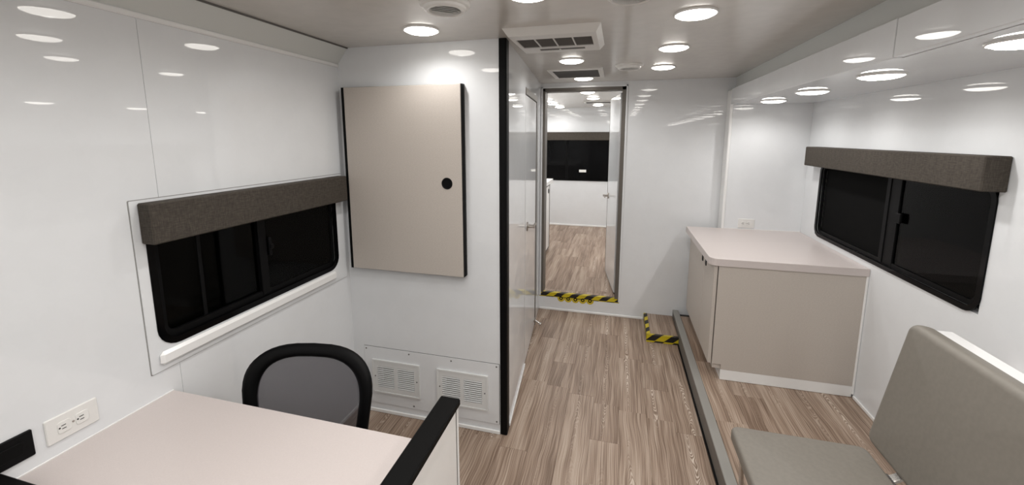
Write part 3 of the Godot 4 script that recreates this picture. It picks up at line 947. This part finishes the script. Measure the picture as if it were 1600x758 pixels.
func office_chair() -> void:
	var c := thing("office_chair", "black task chair with grey mesh back tucked under the desk", "chair", Vector3(-0.978, 0, -0.831), 0.191)
	var outer := back_outline(0.234, 0.447, -0.02, 0.02)
	var inner := back_outline(0.188, 0.406, 0.03, 0.015)
	var n := outer.size()
	var st := new_st()
	st.set_smooth_group(1)
	var th := 0.017
	for k in n:
		var j := (k + 1) % n
		var steps := 4
		for sgn in [-1.0, 1.0]:
			for m in steps:
				var fa := m / float(steps)
				var fb := (m + 1) / float(steps)
				var q := []
				for v in [[k, fa], [j, fa], [j, fb], [k, fb]]:
					var pt: Vector2 = outer[v[0]].lerp(inner[v[0]], v[1])
					var bulge: float = th * (0.35 + 0.65 * sin(PI * float(v[1])))
					q.append(back_point(pt.x, pt.y) + Vector3(0, 0, sgn * bulge))
				quad(st, q[0], q[1], q[2], q[3], Vector3(0, 0, sgn))
		for e in [outer, inner]:
			var a: Vector3 = back_point(e[k].x, e[k].y)
			var b: Vector3 = back_point(e[j].x, e[j].y)
			var o2: Vector2 = (e[k] - Vector2(0, 0.2)) * (1.0 if e == outer else -1.0)
			var dz := Vector3(0, 0, th * 0.35)
			quad(st, a - dz, b - dz, b + dz, a + dz, Vector3(o2.x, o2.y, 0))
	obj("back_frame", done(st), M.black, c)
	# mesh: the inner outline filled ring by ring
	st = new_st()
	st.set_smooth_group(1)
	var mid := Vector2(0, 0.2)
	var rings := 7
	for m in rings:
		for k in n:
			var j := (k + 1) % n
			var pts := [inner[k].lerp(mid, m / float(rings)), inner[j].lerp(mid, m / float(rings)), inner[j].lerp(mid, (m + 1) / float(rings)), inner[k].lerp(mid, (m + 1) / float(rings))]
			for ids in [[0, 2, 1], [0, 3, 2]]:
				if m == rings - 1 and ids == [0, 3, 2]:
					continue
				for i in ids:
					st.set_uv(pts[i] * 4.0)
					st.add_vertex(back_point(pts[i].x, pts[i].y))
	obj("mesh_back", done(st), M.mesh, c)
	# seat, arm under the seat, column, five-star base
	obj("seat", prism(round_rect(-0.235, -0.22, 0.235, 0.19, 0.08, 6), 0.06, Transform3D(Basis(Vector3.RIGHT, Vector3(0, 0, 1), Vector3(0, -1, 0)), Vector3(0, 0.47, 0.03)), 0.012), M.seat_cloth, c)
	obj("back_bar", tube(PackedVector3Array([Vector3(0, 0.40, 0.02), Vector3(0, 0.40, -0.20), Vector3(0, 0.42, -0.27), Vector3(0, 0.47, -0.262), Vector3(0, 0.50, -0.262)]), 0.018), M.black, c)
	obj("column", lathe([Vector2(0, 0.09), Vector2(0.028, 0.09), Vector2(0.028, 0.25), Vector2(0.02, 0.26), Vector2(0.02, 0.385), Vector2(0.06, 0.39), Vector2(0.06, 0.41), Vector2(0, 0.41)], 20), M.black, c)
	for k in 5:
		var w := TAU * k / 5.0 + 0.3
		var dir := Vector3(cos(w), 0, sin(w))
		var leg := obj("leg", tube(PackedVector3Array([Vector3(0, 0.11, 0), dir * 0.12 + Vector3(0, 0.105, 0), dir * 0.27 + Vector3(0, 0.075, 0)]), 0.017, 8), M.black, c)
		var st2 := new_st()
		var side := dir.cross(Vector3.UP)
		add_rod(st2, dir * 0.27 - side * 0.016 + Vector3(0, 0.028, 0), dir * 0.27 + side * 0.016 + Vector3(0, 0.028, 0), 0.027, 16)
		add_rod(st2, dir * 0.27 + Vector3(0, 0.03, 0), dir * 0.27 + Vector3(0, 0.075, 0), 0.008, 8)
		obj("caster", done(st2), M.black_gloss, leg)

# ---------------------------------------------------------------- right side
func build_right() -> void:
	# base cabinet: body, side, doors, kick
	var c := thing("base_cabinet", "beige two-door base cabinet standing on the slide-out floor", "cabinet")
	var st := new_st()
	add_box(st, Vector3(0.608, 0.185, ZS), Vector3(XR - 0.008, 0.841, -2.588))
	obj("body", done(st), M.laminate, c)
	obj("side_panel", prism(PackedVector2Array([Vector2(0.604, 0.215), Vector2(0.655, 0.215), Vector2(0.655, 0.183), Vector2(XR - 0.008, 0.183), Vector2(XR - 0.008, 0.841), Vector2(0.604, 0.841)]), 0.010, Transform3D(Basis.IDENTITY, Vector3(0, 0, -2.588)), 0.001), M.laminate, c)
	obj("toe_kick", box(Vector3(0.656, YS + 0.001, ZS), Vector3(XR - 0.009, 0.185, -2.592)), M.white_paint, c)
	obj("base_strip", box(Vector3(0.654, YS + 0.001, -2.592), Vector3(XR - 0.009, 0.183, -2.579), 0.002), M.trim, c)
	var seam := -2.868
	for d in [[-2.584, seam + 0.0015, -2.815], [seam - 0.0015, -3.43, -2.922]]:
		var door := obj("door", box(Vector3(0.580, 0.215, d[0]), Vector3(0.600, 0.838, d[1]), 0.0018), M.laminate, c)
		obj("finger_pull", prism(round_rect(-0.019, -0.024, 0.019, 0.024, 0.017, 6), 0.003, Transform3D(Basis(Vector3(0, 0, 1), Vector3.UP, Vector3(-1, 0, 0)), Vector3(0.580, 0.79, d[2])), 0.001), M.black, door)
	obj("wall_trim", box(Vector3(XR - 0.012, YS + 0.02, -2.588), Vector3(XR - 0.0005, 0.841, -2.572), 0.003), M.trim, c)
	# worktop with one rounded corner
	var w := thing("worktop", "beige laminate worktop with a rounded corner on the base cabinet", "worktop")
	var pts := PackedVector2Array()
	var r := 0.05
	pts.append(Vector2(XR - 0.002, -2.572))
	pts.append(Vector2(XR - 0.002, ZS + 0.001))
	pts.append(Vector2(0.551, ZS + 0.001))
	for k in 7:
		var a := PI - (PI / 2) * k / 6.0
		pts.append(Vector2(0.551 + r + cos(a) * r, -2.572 - r + sin(a) * r))
	obj("slab", prism(pts, -0.044, Transform3D(Basis(Vector3.RIGHT, Vector3(0, 0, 1), Vector3(0, -1, 0)), Vector3(0, 0.841, 0)), 0.002), M.top, w)
	obj("caulk_line", box(Vector3(XF + 0.02, 0.884, ZS + 0.0002), Vector3(XR - 0.001, 0.889, ZS + 0.004)), M.trim, w)
	outlet("white double power outlet on the slide-out end wall above the worktop", Transform3D(Basis.IDENTITY, Vector3(0.983, 0.931, ZS)))
	guest_chair()
	# low partition and desk behind the chair
	var p := thing("partition", "low white partition behind the grey guest chair", "partition")
	obj("panel", box(Vector3(1.168, YS + 0.001, -1.79), Vector3(1.224, 0.868, 0.4), 0.002), M.white_paint, p)
	obj("cap", box(Vector3(1.162, 0.868, -1.797), Vector3(1.228, 0.882, 0.4), 0.003), M.trim, p)
	var d := thing("desk", "beige desk strip between the low white partition and the right wall", "desk")
	obj("desk_top", box(Vector3(1.2285, 0.772, -1.73), Vector3(XR - 0.001, 0.802, 0.4), 0.002), M.top, d)
	obj("panel_leg", box(Vector3(1.24, YS + 0.001, -1.70), Vector3(XR - 0.012, 0.772, -1.68), 0.002), M.white_paint, d)

func cushion(w: float, d: float, h: float, t: Transform3D, r := 0.03, e := 0.016) -> ArrayMesh:
	# soft slab: rounded outline (w along x, d along y), h along z, edges rolled in steps
	var st := new_st()
	st.set_smooth_group(1)
	var layers := []
	var steps := 5
	for s in steps + 1:
		var a := (PI / 2) * s / steps
		layers.append([e * (1.0 - sin(a)), e * (1.0 - cos(a))])
	for s in steps + 1:
		var a := (PI / 2) * (steps - s) / steps
		layers.append([e * (1.0 - sin(a)), h - e * (1.0 - cos(a))])
	var rings := []
	for l in layers:
		rings.append(round_rect(-w / 2 + l[0], -d / 2 + l[0], w / 2 - l[0], d / 2 - l[0], maxf(r - l[0], 0.004), 6))
	var n: int = rings[0].size()
	for i in layers.size() - 1:
		for k in n:
			var j := (k + 1) % n
			var o: Vector2 = rings[i][k]
			var dz: float = (layers[i][1] + layers[i + 1][1]) / 2.0 - h / 2.0
			quad(st, t * v3(rings[i][k], layers[i][1]), t * v3(rings[i][j], layers[i][1]), t * v3(rings[i + 1][j], layers[i + 1][1]), t * v3(rings[i + 1][k], layers[i + 1][1]), t.basis * Vector3(o.x, o.y, dz * 6.0))
	for i in [0, layers.size() - 1]:
		for k in n:
			tri(st, t * v3(Vector2.ZERO, layers[i][1]), t * v3(rings[i][k], layers[i][1]), t * v3(rings[i][(k + 1) % n], layers[i][1]), t.basis * Vector3(0, 0, -1.0 if i == 0 else 1.0))
	return done(st)

func guest_chair() -> void:
	# faces the aisle (-x); far side at z = -1.64
	var c := thing("guest_chair", "grey vinyl guest chair with chrome frame facing the aisle", "chair")
	var z0 := -1.64
	var zc := z0 + 0.27
	obj("seat", cushion(0.455, 0.54, 0.052, Transform3D(Basis(Vector3.RIGHT, Vector3(0, 0, -1), Vector3.UP), Vector3(0.694, 0.42, zc)), 0.03, 0.014), M.vinyl, c)
	# backrest: leaning slab
	var a := Vector3(0.912, 0.505, zc)
	var b := Vector3(0.994, 0.972, zc)
	var up := (b - a).normalized()
	var out := Vector3(-up.y, up.x, 0)
	obj("backrest", cushion(0.54, (b - a).length(), 0.07, Transform3D(Basis(Vector3(0, 0, 1), up, -out), (a + b) / 2), 0.035, 0.024), M.vinyl, c)
	# chrome frame: a flat bar under each side, from front foot over the seat rail to the backrest
	for s in [z0 + 0.035, z0 + 0.505]:
		var side := -0.05 if s < zc else 0.05
		obj("leg", bar([Vector3(0.505, 0.42, s), Vector3(0.535, YS + 0.004, s + side)], 0.026, 0.012), M.chrome, c)
		obj("leg", bar([Vector3(0.93, 0.42, s), Vector3(1.06, YS + 0.004, s + side)], 0.026, 0.012), M.chrome, c)
		obj("seat_rail", bar([Vector3(0.49, 0.412, s), Vector3(0.95, 0.412, s)], 0.026, 0.014), M.chrome, c)
		obj("back_bar", bar([Vector3(0.93, 0.418, s + 0.07 * signf(zc - s)), Vector3(0.975, 0.45, s + 0.07 * signf(zc - s)), Vector3(1.015, 0.62, s + 0.07 * signf(zc - s))], 0.03, 0.012), M.chrome, c)
	obj("cross_bar", bar([Vector3(0.925, 0.445, z0 + 0.10), Vector3(0.925, 0.445, z0 + 0.44)], 0.03, 0.010), M.chrome, c)

func bar(path: Array, w: float, h: float) -> ArrayMesh:
	var st := new_st()
	for i in path.size() - 1:
		var a: Vector3 = path[i]
		var b: Vector3 = path[i + 1]
		var d := (b - a).normalized()
		var ref := Vector3.UP if absf(d.y) < 0.8 else Vector3.BACK
		var x := d.cross(ref).normalized()
		if absf(d.y) >= 0.8:
			x = ref
		add_box(st, Vector3(-w / 2, 0, -h / 2), Vector3(w / 2, (b - a).length() + h * 0.3, h / 2), 0.002, Transform3D(Basis(x, d, x.cross(d)), a))
	return done(st)

# ---------------------------------------------------------------- ceiling fittings
func round_vent(x: float, z: float, label: String, turn: float) -> void:
	var v := thing("round_vent", label, "ceiling vent", Vector3(x, YC, z), turn, "round ceiling vents")
	obj("flange", lathe([Vector2(0.088, 0.0), Vector2(0.088, -0.006), Vector2(0.082, -0.012), Vector2(0.074, -0.014), Vector2(0.072, -0.022), Vector2(0.064, -0.028), Vector2(0.056, -0.026), Vector2(0.054, -0.008), Vector2(0.054, -0.003)], 40), M.plastic, v)
	obj("throat", lathe([Vector2(0.0545, -0.004), Vector2(0.0, -0.003)], 24), M.gasket, v)
	for k in 5:
		var p := -0.036 + 0.018 * k
		var l := sqrt(0.053 * 0.053 - p * p)
		var t := Transform3D(Basis(Vector3.RIGHT, 0.7), Vector3(0, -0.016, p))
		obj("louvre", box(Vector3(-l, -0.0012, -0.009), Vector3(l, 0.0012, 0.009), 0.0006, t), M.cove, v)

func build_ceiling_fittings() -> void:
	round_vent(-0.603, -1.392, "round louvred ceiling vent in front of the bulkhead", 0.7)
	round_vent(0.018, -1.42, "round ceiling vent cut by the top edge of the picture", 0.3)
	round_vent(0.045, -2.827, "small-looking round ceiling vent near the doorway", 0.0)
	# large air outlet
	var a := thing("air_outlet", "large rectangular air outlet on the ceiling beside the black corner strip", "air vent", Vector3(-0.297, YC, -1.975))
	var st := new_st()
	var hx := 0.208
	var hz := 0.213
	# tray with sloping sides
	var o := [Vector3(-hx, 0, -hz), Vector3(hx, 0, -hz), Vector3(hx, 0, hz), Vector3(-hx, 0, hz)]
	var i := [Vector3(-hx + 0.02, -0.03, -hz + 0.03), Vector3(hx - 0.02, -0.03, -hz + 0.03), Vector3(hx - 0.02, -0.03, hz - 0.03), Vector3(-hx + 0.02, -0.03, hz - 0.03)]
	var w := [Vector3(-0.170, -0.03, -0.06), Vector3(0.165, -0.03, -0.06), Vector3(0.165, -0.03, 0.112), Vector3(-0.170, -0.03, 0.112)]
	st.set_smooth_group(-1)
	for k in 4:
		var j := (k + 1) % 4
		quad(st, o[k], o[j], i[j], i[k], ((o[k] + o[j]) / 2.0) * Vector3(1, 0, 1) + Vector3.DOWN * 0.1)
		quad(st, i[k], i[j], w[j], w[k], Vector3.DOWN)
		quad(st, w[k], w[j], w[j] + Vector3(0, 0.026, 0), w[k] + Vector3(0, 0.026, 0), -((w[k] + w[j]) / 2.0 - Vector3(0, 0, 0.026)) * Vector3(1, 0, 1))
	obj("tray", done(st), M.plastic, a)
	obj("filter", box(Vector3(-0.170, -0.006, -0.06), Vector3(0.165, -0.003, 0.112)), M.gasket, a)
	for x in [-0.086, -0.002, 0.082]:
		obj("divider", box(Vector3(x - 0.003, -0.031, -0.06), Vector3(x + 0.003, -0.008, 0.112), 0.001), M.plastic, a)
	for k in 11:
		var z := -0.05 + 0.0155 * k
		obj("louvre", box(Vector3(-0.169, -0.001, -0.005), Vector3(0.164, 0.001, 0.005), 0.0, Transform3D(Basis(Vector3.RIGHT, -0.6), Vector3(0, -0.024, z))), M.gasket, a)
	obj("slot", box(Vector3(-0.10, -0.0315, -0.125), Vector3(0.12, -0.029, -0.095), 0.001), M.gasket, a)
	obj("slide_tab", box(Vector3(-0.004, -0.034, -0.122), Vector3(0.004, -0.031, -0.098), 0.001), M.plastic, a)
	# flat return grille
	var r := thing("return_grille", "flat dark rectangular return grille on the ceiling near the doorway", "air vent", Vector3(-0.314, YC, -3.09))
	st = new_st()
	add_box(st, Vector3(-0.19, -0.008, -0.20), Vector3(0.19, 0, -0.165), 0.002)
	add_box(st, Vector3(-0.19, -0.008, 0.165), Vector3(0.19, 0, 0.20), 0.002)
	add_box(st, Vector3(-0.19, -0.008, -0.165), Vector3(-0.155, 0, 0.165), 0.002)
	add_box(st, Vector3(0.155, -0.008, -0.165), Vector3(0.19, 0, 0.165), 0.002)
	obj("frame", done(st), M.plastic, r)
	obj("backing", box(Vector3(-0.155, -0.002, -0.165), Vector3(0.155, -0.0005, 0.165)), M.gasket, r)
	for k in 14:
		obj("louvre", box(Vector3(-0.155, -0.0008, -0.009), Vector3(0.155, 0.0008, 0.009), 0.0, Transform3D(Basis(Vector3.RIGHT, 0.5), Vector3(0, -0.0055, -0.15 + 0.0231 * k))), M.seam, r)

# ---------------------------------------------------------------- far room
func build_far_room() -> void:
	var f3 := frame_node("floor_far_room", "raised wood-look plank floor beyond the doorway", "floor")
	obj("subfloor", box(Vector3(-1.55, YR - 0.06, ZF), Vector3(0.55, YR - 0.0065, ZW - 0.11)), M.dark_gap, f3)
	lay_floor(f3, -0.658, 0.043, ZW - 0.10, ZW - 0.001, YR, 0.03, func(_x: float, _z: float) -> bool: return false)
	lay_floor(f3, -1.5, 0.5, ZF, ZW - 0.10, YR, 0.03, func(_x: float, _z: float) -> bool: return false)
	struct("wall_far", box(Vector3(-1.55, YR - 0.06, ZF - 0.05), Vector3(0.55, YC + 0.06, ZF)), M.wall, "glossy white far wall seen through the doorway", "wall")
	struct("wall_far_left", box(Vector3(-1.55, YR - 0.06, ZF), Vector3(-1.5, YC + 0.06, ZW - 0.11)), M.wall, "left wall of the far room", "wall")
	struct("wall_far_right", box(Vector3(0.5, YR - 0.06, ZF), Vector3(0.55, YC + 0.06, ZW - 0.11)), M.wall, "right wall of the far room", "wall")
	struct("ceiling_far_room", box(Vector3(-1.55, YC - 0.01, ZF), Vector3(0.55, YC + 0.05, ZW - 0.05)), M.ceiling, "off-white ceiling of the far room", "ceiling")
	struct("baseboard_far", box(Vector3(-1.5, YR, ZF), Vector3(0.5, YR + 0.025, ZF + 0.009), 0.003), M.trim, "thin white base strip under the far window wall", "baseboard")
	var r := thing("air_vent", "narrow dark air vent on the far-room ceiling", "air vent", Vector3(-0.25, YC - 0.01, -5.45))
	obj("frame", box(Vector3(-0.21, -0.012, -0.1), Vector3(0.21, 0, 0.1), 0.003), M.plastic, r)
	for k in 5:
		obj("louvre", box(Vector3(-0.18, -0.015, -0.075 + k * 0.033), Vector3(0.18, -0.011, -0.06 + k * 0.033), 0.001), M.gasket, r)
	# counter unit by the left jamb
	var c := thing("counter_unit", "white counter unit with a dark-edged door just inside the doorway", "counter")
	obj("counter_top", box(Vector3(-1.495, 1.03, -5.13), Vector3(-0.795, 1.075, -3.85), 0.003), M.white_paint, c)
	obj("body", box(Vector3(-1.495, YR + 0.001, -5.08), Vector3(-0.85, 1.03, -3.87)), M.white_paint, c)
	for z in [[-5.10, -4.50], [-4.49, -3.89]]:
		var d := obj("door", box(Vector3(-0.85, YR + 0.035, z[0] + 0.012), Vector3(-0.833, 0.995, z[1] - 0.012), 0.002), M.white_paint, c)
		var st := new_st()
		add_box(st, Vector3(-0.852, YR + 0.022, z[0]), Vector3(-0.829, YR + 0.038, z[1]))
		add_box(st, Vector3(-0.852, 0.995, z[0]), Vector3(-0.829, 1.015, z[1]))
		add_box(st, Vector3(-0.852, YR + 0.038, z[0]), Vector3(-0.829, 0.995, z[0] + 0.016))
		add_box(st, Vector3(-0.852, YR + 0.038, z[1] - 0.016), Vector3(-0.829, 0.995, z[1]))
		obj("edge_strip", done(st), M.bronze, d)
		obj("finger_pull", lathe([Vector2(0.03, 0), Vector2(0.03, 0.004), Vector2(0.024, 0.004), Vector2(0.022, 0.001), Vector2(0, 0.001)], 20, Transform3D(Basis(Vector3.BACK, -PI / 2), Vector3(-0.833, 0.93, z[0] + 0.09))), M.black, d)

# ---------------------------------------------------------------- tapes and step
# a strip of tape as a folded sheet: path of the cross-section, run along dir
func tape_strip(prof: Array, start: Vector3, dir: Vector3, length: float, lift: float) -> ArrayMesh:
	var st := new_st()
	st.set_smooth_group(-1)
	var v := 0.0
	for k in prof.size() - 1:
		var a: Vector3 = start + prof[k]
		var b: Vector3 = start + prof[k + 1]
		var w := a.distance_to(b)
		var n := dir.cross(b - a).normalized()
		if n.y < -0.01 or (absf(n.y) < 0.01 and n.dot(start - Vector3(0, 0, -4.5)) < 0.0 and n.z < -0.01):
			n = -n
		var corners := [a, a + dir * length, b + dir * length, b]
		var uvs := [Vector2(0, v), Vector2(length / 0.137, v), Vector2(length / 0.137, v + w / 0.0685), Vector2(0, v + w / 0.0685)]
		for ids in [[0, 1, 2], [0, 2, 3]]:
			var idl: Array = ids.duplicate()
			var p0: Vector3 = corners[idl[0]]
			if ((corners[idl[1]] - p0) as Vector3).cross(corners[idl[2]] - p0).dot(n) > 0.0:
				idl.reverse()
			for i in idl:
				st.set_uv(uvs[i])
				st.add_vertex(corners[i] + n * lift)
		v += w / 0.0685
	return done(st)

func build_details() -> void:
	# small plank-covered step beside the curb
	var s := thing("step_platform", "small wood-topped step in the corner by the curb", "step")
	obj("body", box(Vector3(0.266, 0.0005, ZW + 0.001), Vector3(XC - 0.003, 0.0535, -3.192)), M.dark_gap, s)
	for k in 2:
		var w := (XC - 0.003 - 0.266) / 2.0
		var o := obj("plank", plank_mesh(snappedf(w, 0.001), 0.408, 1 + 3 * k, 0.2), M.wood, s)
		o.position = Vector3(0.266 + w * k, 0.06, ZW + 0.002)
	var t1 := thing("hazard_tape", "black and yellow striped tape folded over the step edges", "hazard tape")
	obj("front_strip", tape_strip([Vector3(0, 0, -0.022), Vector3(0, 0, 0), Vector3(0, -0.0595, 0)], Vector3(0.264, 0.0604, -3.191), Vector3.RIGHT, 0.238, 0.0012), M.tape, t1)
	obj("side_strip", tape_strip([Vector3(0.028, 0, 0), Vector3(0, 0, 0), Vector3(0, -0.045, 0)], Vector3(0.265, 0.0604, -3.194), Vector3.FORWARD, 0.405, 0.0012), M.tape, t1)
	var t2 := thing("hazard_tape", "black and yellow striped tape across the raised doorway sill", "hazard tape")
	obj("strip", tape_strip([Vector3(0, 0, -0.035), Vector3(0, 0, 0), Vector3(0, -0.040, 0)], Vector3(-0.672, YR + 0.0008, ZW), Vector3.RIGHT, 0.724, 0.0015), M.tape, t2)
	# row of small round yellow stickers below the sill tape
	for k in 5:
		var x := -0.468 + 0.066 * k
		var st := thing("round_sticker", ["round yellow sticker, leftmost of five under the sill tape", "round yellow sticker, second from left under the sill tape", "round yellow sticker, middle of five under the sill tape", "round yellow sticker, second from right under the sill tape", "round yellow sticker, rightmost of five under the sill tape"][k], "sticker", Vector3(x, 0.121, ZW), 0.0, "yellow stickers below the doorway sill")
		var q := Transform3D(Basis(Vector3.RIGHT, PI / 2), Vector3(0, 0, 0.0006))
		obj("disc", lathe([Vector2(0, 0.0), Vector2(0.034, 0.0), Vector2(0.034, 0.0006), Vector2(0, 0.0007)], 24, q), M.yellow, st)
		obj("dark_mark", lathe([Vector2(0.017, 0.0008), Vector2(0.017, 0.0013), Vector2(0.008, 0.0013), Vector2(0.008, 0.0008)], 16, q), M.black, st)
